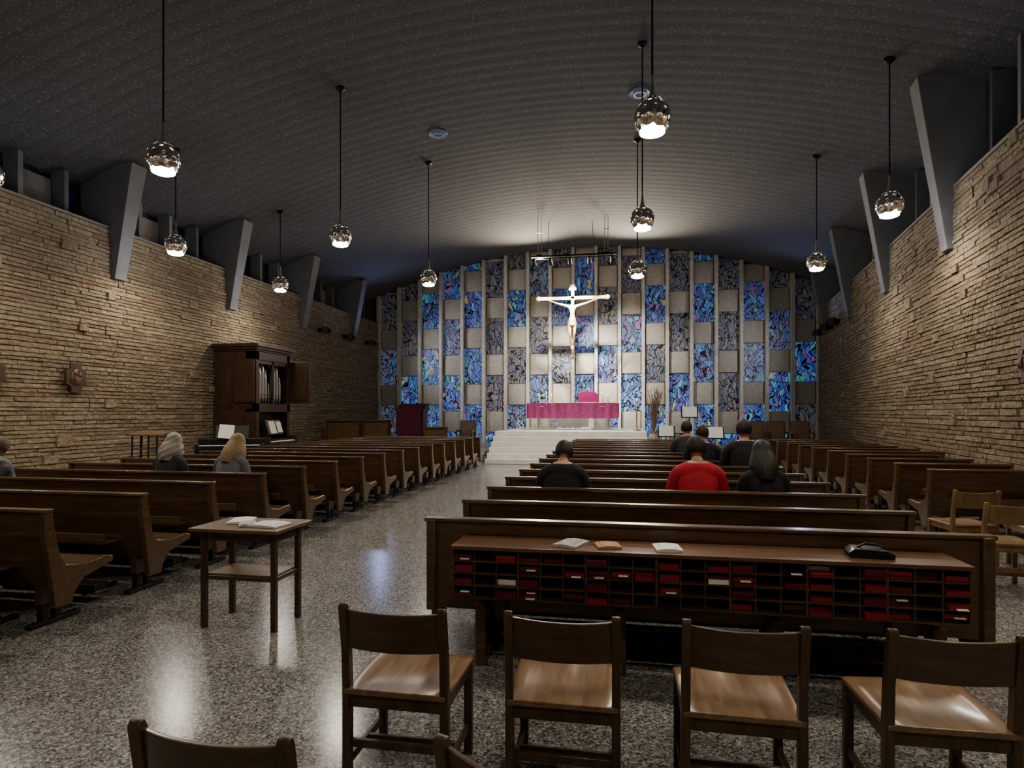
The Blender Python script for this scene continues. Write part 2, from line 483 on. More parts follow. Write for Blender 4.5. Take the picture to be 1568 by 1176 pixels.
# altar
b = MB(); ax, ay = -1.82, 22.5
for sx in (-1, 1):
    b.box((ax+sx*1.05, ay, PZ+.04), (.75, .8, .08), 0)
    prof = [(.30, .08), (.28, .25), (.32, .45), (.42, .62), (.56, .76), (.60, .86)]
    b.lathe(prof, (ax+sx*1.05, ay, PZ), 28, 0)
b.box((ax, ay, PZ+.91), (3.15, 1.1, .10), 0)
b.box((ax, ay, PZ+.40), (1.1, .12, .6), 0)
seg = 80; vs = []; fs = []
X0 = ax-1.65; X1 = ax+1.65
for i in range(seg+1):
    x = X0+(X1-X0)*i/seg; w = .012*math.sin(i*.9)+.01*math.sin(i*.37)
    vs += [(x, ay+.60+w, PZ+.52), (x, ay+.585, PZ+.97), (x, ay-.585, PZ+.97), (x, ay-.60-w, PZ+.72), (x, ay-.615-w*1.6, PZ+.42)]
for i in range(seg):
    for q in range(4): fs.append((i*5+q, i*5+q+1, i*5+q+6, i*5+q+5))
b.add(vs, fs, 1)
for xx in (X0, X1):
    b.bb(xx-.01, xx+.01, ay-.6, ay+.6, PZ+.45, PZ+.97, 1)
b.bb(ax-1.55, ax+1.55, ay-.57, ay+.57, PZ+.972, PZ+.98, 2)
b.build('altar_table', [M_marble, M_purple, M_white], ang=50)

def candle(x, y, z, h):
    b = MB()
    b.lathe([(.0, 0), (.07, 0), (.06, .02), (.018, .05), (.022, .10), (.035, .12), (.0, .125)], (x, y, z), 14, 0)
    b.cyl((x, y, z+.11), (x, y, z+.11+h), .018, .018, 10, 1)
    b.ell((x, y, z+.14+h), (.012, .012, .03), 8, 6, 2)
    b.build('altar_candlestick', [M_brass, M_candle, M_flame])
for dx, h in ((-1.3, .18), (-1.05, .24), (-.85, .18), (1.05, .24), (1.25, .18)):
    candle(ax+dx, ay+.3, PZ+.982, h)

# tabernacle on stand with purple veil
b = MB(); tx, ty = -1.35, 24.0
b.bb(tx-.25, tx+.25, ty-.2, ty+.2, PZ, PZ+.95, 0); b.bb(tx-.5, tx+.5, ty-.3, ty+.3, PZ+.95, PZ+1.02, 0)
b.prism([(tx-.40, PZ+1.02), (tx+.40, PZ+1.02), (tx+.38, PZ+1.34), (tx+.25, PZ+1.44), (tx-.25, PZ+1.44), (tx-.38, PZ+1.34)], 'y', ty-.25, ty+.25, 1)
b.cyl((tx, ty, PZ+1.44), (tx, ty, PZ+1.62), .012, .012, 8, 2); b.box((tx, ty, PZ+1.56), (.12, .02, .02), 2)
b.build('tabernacle', [M_marble, mat('veil_magenta', (.42, .04, .18), .8), M_gold], bevel=.01)

b = MB()
b.cyl((cx+2.2, 21.5, PZ), (cx+2.2, 21.5, PZ+.75), .02, .02, 10, 0); b.lathe([(.0, 0), (.14, 0), (.12, .03), (.02, .05)], (cx+2.2, 21.5, PZ), 16, 0)
b.lathe([(.02, 0), (.06, .05), (.07, .10), (.0, .10)], (cx+2.2, 21.5, PZ+.74), 14, 0)
b.cyl((cx+2.2, 21.5, PZ+.83), (cx+2.2, 21.5, PZ+1.05), .03, .03, 12, 1); b.ell((cx+2.2, 21.5, PZ+1.08), (.012, .012, .03), 8, 6, 2)
b.build('candle_stand', [M_brass, M_candle, M_flame])

# crucifix
b = MB(); X, Y = -1.93, 23.5
b.bb(X-.06, X+.06, Y-.03, Y+.03, 3.75, 6.50, 0); b.bb(X-1.32, X+1.32, Y-.03, Y+.03, 5.97, 6.09, 0)
for p in ((X-1.32, 6.03), (X+1.32, 6.03), (X, 6.50), (X, 3.75)):
    b.ell((p[0], Y, p[1]), (.10, .045, .10), 12, 8, 0)
b.bb(X-.14, X+.14, Y-.07, Y-.03, 6.32, 6.42, 0)
sv = [(0, 0, 0), (0, -.02, .22), (0, -.03, .42), (0, -.05, .55), (.03, -.10, .64), (.03, -.12, .76),
      (-.17, -.02, .50), (-.50, .03, .60), (-.82, .05, .72), (-.92, .05, .75),
      (.17, -.02, .50), (.50, .03, .60), (.82, .05, .72), (.92, .05, .75),
      (-.09, -.01, -.08), (-.08, -.14, -.50), (-.03, -.02, -.93), (-.02, -.10, -1.06),
      (.09, -.01, -.08), (.08, -.14, -.50), (.03, -.02, -.93), (.02, -.10, -1.06)]
se = [(0, 1), (1, 2), (2, 3), (3, 4), (4, 5), (2, 6), (6, 7), (7, 8), (8, 9), (2, 10), (10, 11), (11, 12), (12, 13), (0, 14), (14, 15), (15, 16), (16, 17), (0, 18), (18, 19), (19, 20), (20, 21)]
sr = [.10, .085, .11, .05, .06, .075, .055, .038, .026, .03, .055, .038, .026, .03, .07, .05, .032, .03, .07, .05, .032, .03]
V, F = skin_geo(sv, se, sr)
b.add([v*1.08+Vector((X, Y-.12, 5.16)) for v in V], F, 1)
b.lathe([(.13, .10), (.14, .0), (.16, -.20), (.0, -.20)], (X, Y-.14, 5.14), 16, 0)
for sx in (-1, 1):
    b.cyl((X+sx*.95, Y, 6.06), (X+sx*.80, 22.35, vault(X)-.02), .010, .010, 6, 2)
b.build('hanging_crucifix', [M_gold, M_corpus, M_black])

# light track
b = MB()
b.bb(-3.3, -.25, 21.86, 21.92, 7.24, 7.30, 0)
b.bb(-3.3, -.25, 22.15, 22.19, 7.24, 7.27, 0)
for x in (-3.0, -.6):
    for dx in (-.06, .06): b.cyl((x+dx, 21.9, 7.27), (x+dx, 21.9, vault(x)), .010, .010, 8, 1)
    b.bb(x-.1, x+.1, 21.8, 22.2, 7.28, 7.33, 0)
    b.box((x, 21.9, 8.15), (.2, .03, .03), 1)
for x in (-3.2, -2.6, -1.9, -1.2, -.4):
    b.cyl((x, 21.9, 7.24), (x, 21.9, 7.12), .012, .012, 8, 0)
    b.cyl((x, 21.82, 7.16), (x, 22.04, 7.02), .055, .075, 14, 0)
b.build('spotlight_track', [M_black, M_brass])

# ambo with cloth
b = MB()
b.prism([(-.5, 0), (.5, 0), (.5, 1.35), (-.5, 1.35)], 'y', 21.0, 21.5, 0, Matrix.Translation((-7.62, 0, .32)))
b.prism([(20.92, 1.35), (21.58, 1.35), (21.58, 1.62), (20.92, 1.42)], 'x', -8.18, -7.06, 0, Matrix.Translation((0, 0, .32)))
vs = []; fs = []
for i in range(31):
    x = -8.10+.96*i/30; w = .012*math.sin(i*1.3)
    vs += [(x, 21.4, .32+1.60), (x, 20.9, .32+1.45), (x, 20.89-w, .32+1.1), (x, 20.93-w, .32+.15)]
for i in range(30):
    for q in range(3): fs.append((i*4+q, i*4+q+1, i*4+q+5, i*4+q+4))
b.add(vs, fs, 1)
b.build('ambo_lectern', [M_organ, M_dpurple], ang=50)

def screen(x0, x1, y, zt, name='choir_desk'):
    b = MB()
    b.bb(x0, x1, y, y+.05, .36, zt-.05, 0)
    b.bb(x0-.03, x1+.03, y-.08, y+.30, zt-.05, zt, 0)
    for x in (x0, x1): b.bb(x-.03, x+.03, y-.04, y+.32, .325, zt-.02, 0)
    n = 2
    for i in range(n):
        a = x0+(x1-x0)*(i+.08)/n; c = x0+(x1-x0)*(i+.92)/n
        b.bb(a, c, y-.015, y, .5, zt-.2, 0)
    b.build(name, [M_table], bevel=.006, smooth=False)
screen(-10.5, -9.3, 20.3, 1.35); screen(-9.15, -8.3, 20.5, 1.35)
screen(-6.9, -6.2, 20.6, 1.1)

def sanct_chair(x, y, rz):
    b = MB()
    for sx in (-.28, .28):
        b.prism([(-.28, 0), (-.22, 0), (-.24, .60), (.22, .60), (.22, 0), (.28, 0), (.28, .66), (-.26, .66), (-.30, .98), (-.35, .98)], 'x', sx-.025, sx+.025, 0)
    b.bb(-.27, .27, -.25, .25, .40, .46, 1)
    b.prism([(-.27, .46), (-.21, .46), (-.27, .98), (-.33, .98)], 'x', -.26, .26, 1)
    b.bb(-.27, .27, -.33, -.29, .94, 1.0, 0)
    b.build('sanctuary_chair', [M_pew, M_table], (x, y, .32), rz, bevel=.006)
for x, y in ((4.35, 21.2), (5.0, 21.3), (5.75, 21.2)): sanct_chair(x, y, pi)
sanct_chair(-5.6, 21.3, pi)

# vase with dry branches
b = MB()
b.lathe([(0, 0), (.15, 0), (.22, .18), (.24, .35), (.17, .52), (.10, .60), (.13, .66), (.11, .66), (.08, .60)], (1.0, 20.9, .32), 24, 0)
rr = random.Random(4)
for i in range(48):
    a = rr.uniform(0, 2*pi); sp = rr.uniform(.06, .30); h = rr.uniform(.7, 1.6)
    p0 = Vector((1.0, 20.9, .9)); p1 = p0+Vector((math.cos(a)*sp*.4, math.sin(a)*sp*.4, h*.55)); p2 = p0+Vector((math.cos(a)*sp, math.sin(a)*sp, h))
    b.tube([p0, p1, p2], [.011, .008, .005], 5, 1)
    for k in range(4):
        q = p1.lerp(p2, rr.random()); b.cyl(q, q+Vector((rr.uniform(-.10, .10), rr.uniform(-.1, .1), rr.uniform(.08, .2))), .005, .004, 4, 1)
b.build('vase_with_dry_branches', [M_clay, M_branch])

def music_stand(x, y, top, z0=0):
    b = MB()
    for a in (0, 2.1, 4.2): b.cyl((0, 0, .25), (.25*math.cos(a), .25*math.sin(a), .01), .01, .01, 6, 0)
    b.cyl((0, 0, .2), (0, 0, top-.15), .012, .012, 8, 0)
    b.box((0, 0, top), (.5, .02, .34), 0, (-.35, 0, 0)); b.box((0, -.07, top-.165), (.5, .07, .015), 0)
    b.box((.0, -.02, top+.01), (.42, .006, .33), 1, (-.35, 0, 0))
    b.build('music_stand', [M_black, M_white], (x, y, z0))
music_stand(1.95, 18.9, 1.62); music_stand(1.25, 18.6, 1.05); music_stand(2.6, 18.3, 1.02)

# ------------------------------------------------------------------ organ cabinet
b = MB(); M = None
x0, x1, y0, y1 = XL+.06, -9.6, 14.65, 16.3
b.bb(x0, x1+.05, y0-.05, y1+.05, 0, .14)
b.bb(x0, x1-.32, y0, y1, .14, 3.25)
b.bb(x1-.32, x1, y0, y0+.14, .14, 3.25); b.bb(x1-.32, x1, y1-.14, y1, .14, 3.25)
b.bb(x1-.32, x1, y0, y1, .14, .72); b.bb(x1-.32, x1, y0, y1, 1.62, 1.85); b.bb(x1-.32, x1, y0, y1, 3.02, 3.25)
for k, (o, z0, z1) in enumerate(((.03, 3.25, 3.30), (.08, 3.30, 3.36), (.13, 3.36, 3.42), (.10, 3.42, 3.45))):
    b.bb(x0, x1+o, y0-o, y1+o, z0, z1)
for (za, zb) in ((.3, 1.5), (1.7, 3.05)):
    for (xa, xb) in ((x0+.12, (x0+x1)/2-.05), ((x0+x1)/2+.05, x1-.12)):
        b.bb(xa, xb, y0-.012, y0, za, zb); b.bb(xa+.06, xb-.06, y0-.028, y0-.01, za+.06, zb-.06)
for (ya, yb) in ((y0+.2, (y0+y1)/2-.05), ((y0+y1)/2+.05, y1-.2)):
    b.bb(x1, x1+.015, ya, yb, .22, .66)
b.bb(x1-.1, x1+.32, y0+.1, y1-.1, .72, .80); b.bb(x1-.05, x1+.27, y0+.18, y1-.18, .80, .83, 2)
for yy in (y0+.12, y1-.16): b.bb(x1-.1, x1+.32, yy-.03, yy+.06, .80, .95)
b.bb(x1+.05, x1+.2, y0+.25, y1-.25, .86, .885, 3)
b.bb(x1-.30, x1-.27, y0+.14, y1-.14, .8, 1.62, 3)
b.box((x1+.02, 15.45, 1.2), (.02, .7, .42), 0, (0, -.3, 0)); b.box((x1+.04, 15.35, 1.2), (.01, .30, .36), 2, (0, -.3, 0)); b.box((x1+.04, 15.68, 1.2), (.01, .24, .32), 2, (0, -.3, 0))
b.bb(x1-.30, x1-.27, y0+.14, y1-.14, 1.85, 3.02, 3)
npipe = 9
for i in range(npipe):
    t = (i+.5)/npipe; yy = y0+.20+(y1-y0-.40)*t
    hgt = .48+.52*abs(math.sin(t*pi*2.0)); r_ = .036+.018*abs(math.sin(t*pi*2.0))
    b.cyl((x1-.17, yy, 1.86), (x1-.17, yy, 2.02), .010, r_, 14, 1)
    b.cyl((x1-.17, yy, 2.02), (x1-.17, yy, 1.95+hgt-.22), r_, r_, 14, 1)
    b.cyl((x1-.17, yy, 1.95+hgt-.22), (x1-.17, yy, 1.95+hgt), r_, .012, 14, 1)
    b.box((x1-.17+r_, yy, 2.08), (.01, .045, .035), 3)
# carved screen in front of the pipes
b.bb(x1-.06, x1-.02, y0+.14, y1-.14, 2.92, 3.02)
b.bb(x1-.06, x1-.02, (y0+y1)/2-.04, (y0+y1)/2+.04, 1.85, 3.02)
for s_ in (-1, 1):
    ym = (y0+y1)/2+s_*.36
    for q in range(9):
        a = pi*q/9; a2 = pi*(q+1)/9
        b.cyl((x1-.04, ym+.32*math.cos(a), 2.64+.30*math.sin(a)), (x1-.04, ym+.32*math.cos(a2), 2.64+.30*math.sin(a2)), .016, .016, 6, 0)
b.bb(x1+.0, x1+.62, y1+.0, y1+.04, 1.88, 3.05); b.bb(x1+.07, x1+.55, y1-.015, y1, 1.97, 2.96)
b.bb(x1-.60, x1-.02, y0-.075, y0-.04, 1.88, 3.02)
b.build('pipe_organ_cabinet', [M_organ, M_silver, M_white, M_black], bevel=.006)

b = MB()
b.bb(-.2, .2, -.6, .6, .50, .55)
for yy in (-.5, .5): b.bb(-.16, .16, yy-.03, yy+.03, 0, .50)
b.bb(-.02, .02, -.5, .5, .15, .25)
b.build('organ_bench', [M_organ], (-8.75, 15.4, 0), bevel=.006)

b = MB()
b.bb(-.7, .7, -.25, .25, .66, .86, 0); b.bb(-.72, .72, .12, .27, .86, 1.0, 0)
for sx in (-.68, .68): b.bb(sx-.03, sx+.03, -.24, .24, 0, .9, 0)
b.bb(-.65, .65, .1, .14, .2, .66, 0); b.bb(-.62, .62, -.24, -.10, .86, .875, 1)
for i in range(36): b.bb(-.60+i*.0335, -.588+i*.0335, -.18, -.10, .875, .885, 0)
b.box((0, .12, 1.15), (.7, .02, .32), 0, (-.25, 0, 0)); b.box((-.12, .10, 1.17), (.32, .008, .32), 1, (-.25, .1, 0))
b.build('digital_piano', [M_black, M_white], (-8.75, 12.4, 0), .45, bevel=.006)
b = MB()
b.bb(-.35, .35, -.16, .16, .46, .52, 0)
for sx in (-.3, .3):
    for sy in (-.12, .12): b.bb(sx-.02, sx+.02, sy-.02, sy+.02, 0, .46, 0)
b.build('piano_bench', [M_black], (-8.5, 11.6, 0), .45, bevel=.006)
b = MB()
b.box((0, 0, 1.22), (.62, .42, .025), 0, (.12, 0, 0))
for sx in (-.22, -.07, .07, .22):
    b.tube([(sx, -.15, 1.2), (sx, -.17, .5), (sx, -.2, .01)], [.014, .014, .014], 6, 1)
for sx in (-.22, .22): b.tube([(sx, .15, 1.2), (sx, .1, .6), (sx, .2, .01)], [.014, .014, .014], 6, 1)
for z in (.95, .5): b.cyl((-.22, -.17, z), (.22, -.17, z), .012, .012, 6, 1)
b.build('wire_leg_lectern', [M_table, M_black], (-8.5, 9.7, 0), .2)

# stations of the cross
def station(loc, rz):
    b = MB()
    b.prism([(-.12, -.30), (.12, -.30), (.12, -.19), (.23, -.13), (.23, .13), (.12, .19), (.12, .30), (-.12, .30), (-.12, .19), (-.23, .13), (-.23, -.13), (-.12, -.19)], 'y', -.05, 0, 0)
    b.ell((0, -.05, 0), (.13, .035, .17), 14, 8, 1)
    b.box((0, -.08, .02), (.03, .03, .26), 0, (0, .3, 0))
    b.box((0, -.08, .06), (.18, .03, .03), 0, (0, .3, 0))
    b.ell((-.04, -.09, -.05), (.035, .03, .07), 10, 8, 1)
    b.build('station_of_the_cross', [M_organ, M_table], loc, rz, bevel=.008)
for y in (8.75, 10.4): station((XL+.07, y, 2.3), pi/2)
station((wallR(9.12)-.075, 9.12, 2.3), -pi/2-.1342)

def wallspot(M3, u, z):
    T = M3 @ Matrix.Translation((u, 0, z))
    b = MB(); b.box((0, -.07, 0), (.10, .10, .16), 0, None, T); b.cyl((0, -.10, 0), (0, -.20, 0), .02, .02, 8, 0, T)
    b.box((.02, -.27, 0), (.30, .18, .22), 0, (0, 0, .5), T); b.cyl((.12, -.30, 0), (.22, -.36, -.02), .08, .09, 12, 0, T)
    b.build('wall_spotlight', [M_black])
for y in (20.4, 22.4, 24.5): wallspot(ML, y-Y0, 4.6)
for y in (21.5, 22.8, 24.4): wallspot(MR, (y-Y0)*kk, 4.6)

def vent(x, y):
    b = MB(); z = vault(x)
    b.lathe([(.0, -.02), (.09, -.02), (.09, -.05), (.15, -.05), (.15, -.02), (.22, -.04), (.24, .0)], (x, y, z), 24, 0)
    b.build('ceiling_air_vent', [M_ventm])
vent(-4.5, 14.4); vent(.35, 13.5)

# ------------------------------------------------------------------ pendants
def globe_mesh():
    bm = bmesh.new()
    bmesh.ops.create_icosphere(bm, subdivisions=2, radius=.215)
    bmesh.ops.rotate(bm, verts=bm.verts, cent=(0, 0, 0), matrix=Matrix.Rotation(.35, 3, 'X'))
    ret = bmesh.ops.bevel(bm, geom=list(bm.verts), offset=.032, segments=1, affect='VERTICES', profile=.5)
    hole = []
    for f in bm.faces:
        if f.calc_center_median().z < -.155: hole.append(f)
    hs = set(hole)
    for f in ret['faces']:
        if f.is_valid and f not in hs: hole.append(f); hs.add(f)
    bmesh.ops.delete(bm, geom=hole, context='FACES')
    me = bpy.data.meshes.new('pendant_globe'); bm.to_mesh(me); bm.free()
    me.materials.append(M_chrome)
    me.polygons.foreach_set('use_smooth', [True]*len(me.polygons))
    return me
GM = globe_mesh()
fb = MB()
fb.lathe([(.055, .19), (.035, .24), (.022, .32), (.016, .42), (.012, .48), (.0, .48)], (0, 0, 0), 16, 0)
fb.lathe([(.11, .19), (.08, .205), (.05, .20)], (0, 0, 0), 20, 0)
fb.ell((0, 0, 0), (.165, .165, .165), 24, 16, 1)
FO = fb.build('pendant_fixture', [M_chrome, mat('inner_liner', (.16, .13, .10), .3, .5)]); FM = FO.data; bpy.data.objects.remove(FO)
bb_ = MB()
bb_.lathe([(.0, -.195), (.10, -.193), (.140, -.175), (.140, -.13), (.0, -.13)], (0, 0, 0), 24, 0)
BO = bb_.build('pendant_bulb', [M_bulb]); BM = BO.data; bpy.data.objects.remove(BO)

LAMPZ = 5.25
def pendant(x, y, power=200):
    e = bpy.data.objects.new('pendant_lamp', None); COL.objects.link(e); e.location = (x, y, LAMPZ)
    for nm, dat in (('globe_shade', GM), ('neck', FM), ('bulb', BM)):
        o = bpy.data.objects.new(nm, dat); COL.objects.link(o); o.parent = e; o.scale = (1.1,)*3
        if nm == 'globe_shade':
            o.rotation_euler = (0, 0, random.random()*6)
            s = o.modifiers.new('Sub', 'SUBSURF'); s.levels = 2; s.render_levels = 2
            t = o.modifiers.new('Sol', 'SOLIDIFY'); t.thickness = .006
    c = MB(); top = vault(x)-LAMPZ
    c.cyl((0, 0, .50), (0, 0, top), .013, .013, 8, 0)
    c.lathe([(.0, top-.09), (.03, top-.08), (.09, top-.03), (.09, top+.03)], (0, 0, 0), 16, 0)
    c.build('cord', [M_black], parent=e)
    l = bpy.data.lights.new('pendant_spot', 'SPOT'); l.energy = power; l.spot_size = math.radians(162); l.spot_blend = .7
    l.shadow_soft_size = .18; l.color = (1.0, .88, .71)
    lo = bpy.data.objects.new('pendant_spot', l); COL.objects.link(lo); lo.parent = e; lo.location = (0, 0, -.22)
    l = bpy.data.lights.new('pendant_fill', 'POINT'); l.energy = power*(.09 if y > 7 else .04)  # added ambient fill below the globe, lifts the ceiling and support fins
    l.shadow_soft_size = .20; l.color = (.93, .94, 1.0)
    lo = bpy.data.objects.new('pendant_fill', l); COL.objects.link(lo); lo.parent = e; lo.location = (0, 0, -.50)
PX = (-9.6, -5.8, .35, 4.6)
for y in (-.3, 3.7, 7.7, 11.7, 15.8):
    for x in PX:
        xx = x
        if x == -5.8: xx = {7.7: -6.52, 11.7: -5.75, 15.8: -5.2}.get(y, x)
        if x == 4.6: xx = {7.7: 4.75, 11.7: 4.6, 15.8: 4.6}.get(y, 3.3)
        pw = 250
        if y < 5: pw = 165
        if x in (-9.6, 4.6): pw *= .92
        pendant(xx, y, pw)

# ------------------------------------------------------------------ pews
def pew_mesh(L, name='church_pew', plain=False):
    b = MB()
    end = [(-.03, .885), (.0, .90), (.035, .885), (.06, .72), (.10, .54), (.15, .465), (.30, .435), (.52, .455), (.575, .435), (.57, .395), (.45, .365), (.30, .33), (.22, .24), (.20, .16), (.06, .16), (.03, .40), (-.02, .70)]
    for x in (0, L-.05): b.prism(end, 'x', x, x+.05, 0)
    ns = max(1, int(L/1.6))
    sup = [(.10, .30), (.10, .46), (.30, .42), (.52, .44), (.50, .40), (.30, .32), (.20, .16), (.10, .16)]
    xs_ = [.20, L-.20]+[L*(i+1)/(ns+1) for i in range(ns)]
    for x in xs_: b.prism(sup, 'x', x-.03, x+.03, 0)
    for x in xs_:
        b.bb(x-.025, x+.025, .11, .16, .03, .17, 1); b.bb(x-.025, x+.025, .22, .27, .03, .25, 1)
        b.bb(x-.03, x+.03, .02, .44, 0, .035, 1)
    b.prism([(-.012, .87), (.018, .87), (.11, .42), (.13, .30), (.10, .30), (.07, .42)], 'x', .05, L-.05, 0)
    b.prism([(-.035, .875), (-.03, .90), (.035, .90), (.04, .875)], 'x', -.01, L+.01, 0)
    b.prism([(.10, .44), (.30, .425), (.50, .445), (.56, .44), (.57, .41), (.50, .41), (.30, .395), (.10, .41)], 'x', .05, L-.05, 0)
    if not plain:
        b.bb(.25, L-.25, -.26, -.12, .10, .16, 1); b.bb(.25, L-.25, -.25, -.13, .075, .10, 0)
        for x in (.4, L-.4): b.bb(x-.02, x+.02, -.22, .12, .05, .09, 1)
        b.bb(.3, L-.3, -.10, .04, .46, .475, 0); b.bb(.3, L-.3, -.105, -.095, .46, .55, 0)
    ob = b.build(name, [M_pew, M_dark], smooth=True, bevel=.006)
    return ob
PR = pew_mesh(3.3); PR.location = (-1.27, 4.76, 0)
for k in range(2, 15): inst(PR, (-1.27, 3.86+.9*k, 0))
PL = pew_mesh(3.6); PL.location = (-7.7, 4.62, 0)
for k in list(range(-2, 0))+list(range(1, 15)): inst(PL, (-7.7, 4.62+.9*k, 0))
PS = pew_mesh(1.45); PS.location = (3.75, 8.4, 0)
for k in range(1, 4): inst(PS, (3.75, 8.4+.95*k, 0))
PS2 = pew_mesh(1.95); PS2.location = (3.75, 8.4+.95*4, 0)
for k in range(5, 10): inst(PS2, (3.75, 8.4+.95*k, 0))

b = MB(); L = 3.31
b.bb(.0, L, -.02, .02, .32, .885, 0)
b.bb(-.02, L+.02, -.035, .045, .885, .91, 0)
for x in (0, L-.06):
    b.prism([(-.05, .31), (-.05, .90), (.05, .90), (.10, .54), (.16, .465), (.52, .455), (.57, .43), (.45, .365), (.22, .24), (.20, .16), (.06, .16), (.05, .31)], 'x', x, x+.06, 0)
b.prism([(.10, .44), (.30, .425), (.50, .445), (.56, .44), (.57, .41), (.50, .41), (.30, .395), (.10, .41)], 'x', .06, L-.06, 0)
for x in (.38, 1.25, 2.15, 3.0):
    b.bb(x-.035, x+.035, -.12, .0, 0, .40, 0)
    b.bb(x-.03, x+.03, -.02, .44, 0, .035, 1); b.bb(x-.025, x+.025, .2, .26, .03, .40, 1)
b.bb(.5, 3.0, .02, .10, .14, .22, 1); b.bb(.3, 3.1, .3, .42, .06, .14, 1)
b.build('rear_pew', [M_pew, M_dark], (-1.27, 3.86, 0), bevel=.006)

# hymnal rack
b = MB(); hb = MB()
rx0, rx1, ry0, ry1, rz0, rz1 = -1.0, 1.76, 3.50, 3.80, .505, .79
b.bb(rx0-.01, rx1+.01, ry0-.02, ry1, rz1, rz1+.02, 2)
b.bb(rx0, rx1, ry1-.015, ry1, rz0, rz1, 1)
nc, nr = 21, 4
for i in range(nr+1):
    z = rz0+(rz1-rz0)*i/nr
    b.bb(rx0, rx1, ry0, ry1-.01, z-.005, z+.005, 0)
for j in range(nc+1):
    x = rx0+(rx1-rx0)*j/nc; w = .007 if j % 3 else .014
    b.bb(x-w/2, x+w/2, ry0-.002, ry1-.01, rz0, rz1, 0)
rr = random.Random(12)
cw = (rx1-rx0)/nc; ch = (rz1-rz0)/nr
for j in range(nc):
    full = j % 3 != 1
    for i in range(nr):
        q = rr.random()
        if not full and q > .18: continue
        if full and j % 3 == 2 and q > .66: continue
        nbk = rr.choice((1, 1, 2))
        zz = rz0+ch*i+.0055
        for k in range(nbk):
            t = rr.uniform(.020, .026) if nbk == 2 else rr.uniform(.026, .042)
            wdt = cw-.024; dy = rr.uniform(-.04, .03)
            mi = rr.choice((0, 0, 0, 1, 1, 1, 2 if rr.random() < .4 else 0, 3 if rr.random() < .4 else 1))
            xc = rx0+cw*(j+.5)+rr.uniform(-.004, .004)
            hb.box((xc, ry0+.085+dy, zz+t/2), (wdt, .17, t*.92), mi, (0, 0, rr.uniform(-.05, .05)))
            if rr.random() < .25: hb.box((xc+.01, ry0-.002+dy, zz+t*.35), (wdt*.5, .03, .003), 2, (.2, 0, 0))
            zz += t
b.bb(-.8, -.74, ry1-.02, ry1+.03, rz0-.2, rz0, 0); b.bb(1.5, 1.56, ry1-.02, ry1+.03, rz0-.2, rz0, 0)
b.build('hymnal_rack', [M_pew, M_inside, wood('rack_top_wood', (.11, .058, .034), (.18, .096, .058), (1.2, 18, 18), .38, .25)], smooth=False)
hb.build('row_of_hymnals', [M_red, M_dred, M_white, M_black], smooth=False)

def sheet(x, y, z, w, l, rz, name='paper_leaflet', m=None, t=.006):
    b = MB(); n = 8; vs = []; fs = []
    for i in range(n+1):
        for j in (0, 1):
            u = i/n; zz = .006+.006*abs(math.sin(u*pi))*1.2
            vs.append(((u-.5)*w, (j-.5)*l, zz+t)); vs.append(((u-.5)*w, (j-.5)*l, .0))
    for i in range(n):
        a = i*4
        fs += [(a, a+4, a+6, a+2), (a+1, a+3, a+7, a+5), (a, a+1, a+5, a+4), (a+2, a+6, a+7, a+3)]
    fs += [(0, 2, 3, 1), (n*4, n*4+1, n*4+3, n*4+2)]
    b.add(vs, fs, 0)
    b.bb(-w*.32, w*.32, -l*.3, l*.30, .0, t+.013, 1)
    return b.build(name, [m or M_white, m or M_white], (x, y, z), rz)
M_print = mat('printed_paper', (.45, .44, .42), .6, noise=.5, nscale=60)
RT = rz1+.021
sheet(-.31, 3.64, RT, .15, .20, -.35, 'prayer_booklet', M_print)
sheet(-.09, 3.62, RT, .14, .14, .2, 'prayer_booklet', mat('leaflet_cover', (.45, .27, .16), .6))
sheet(.25, 3.62, RT, .15, .17, .1)
b = MB(); b.prism([(-.15, 0), (.15, 0), (.155, .03), (.10, .055), (-.12, .06), (-.16, .03)], 'y', -.07, .07, 0)
b.tube([(-.1, 0, .05), (-.03, -.01, .09), (.06, .0, .08), (.12, .0, .05)], [.008]*4, 6, 0)
o = b.build('black_pouch', [M_black], (1.33, 3.64, RT), -.1, bevel=.01); o.scale = (.72, .9, .8)

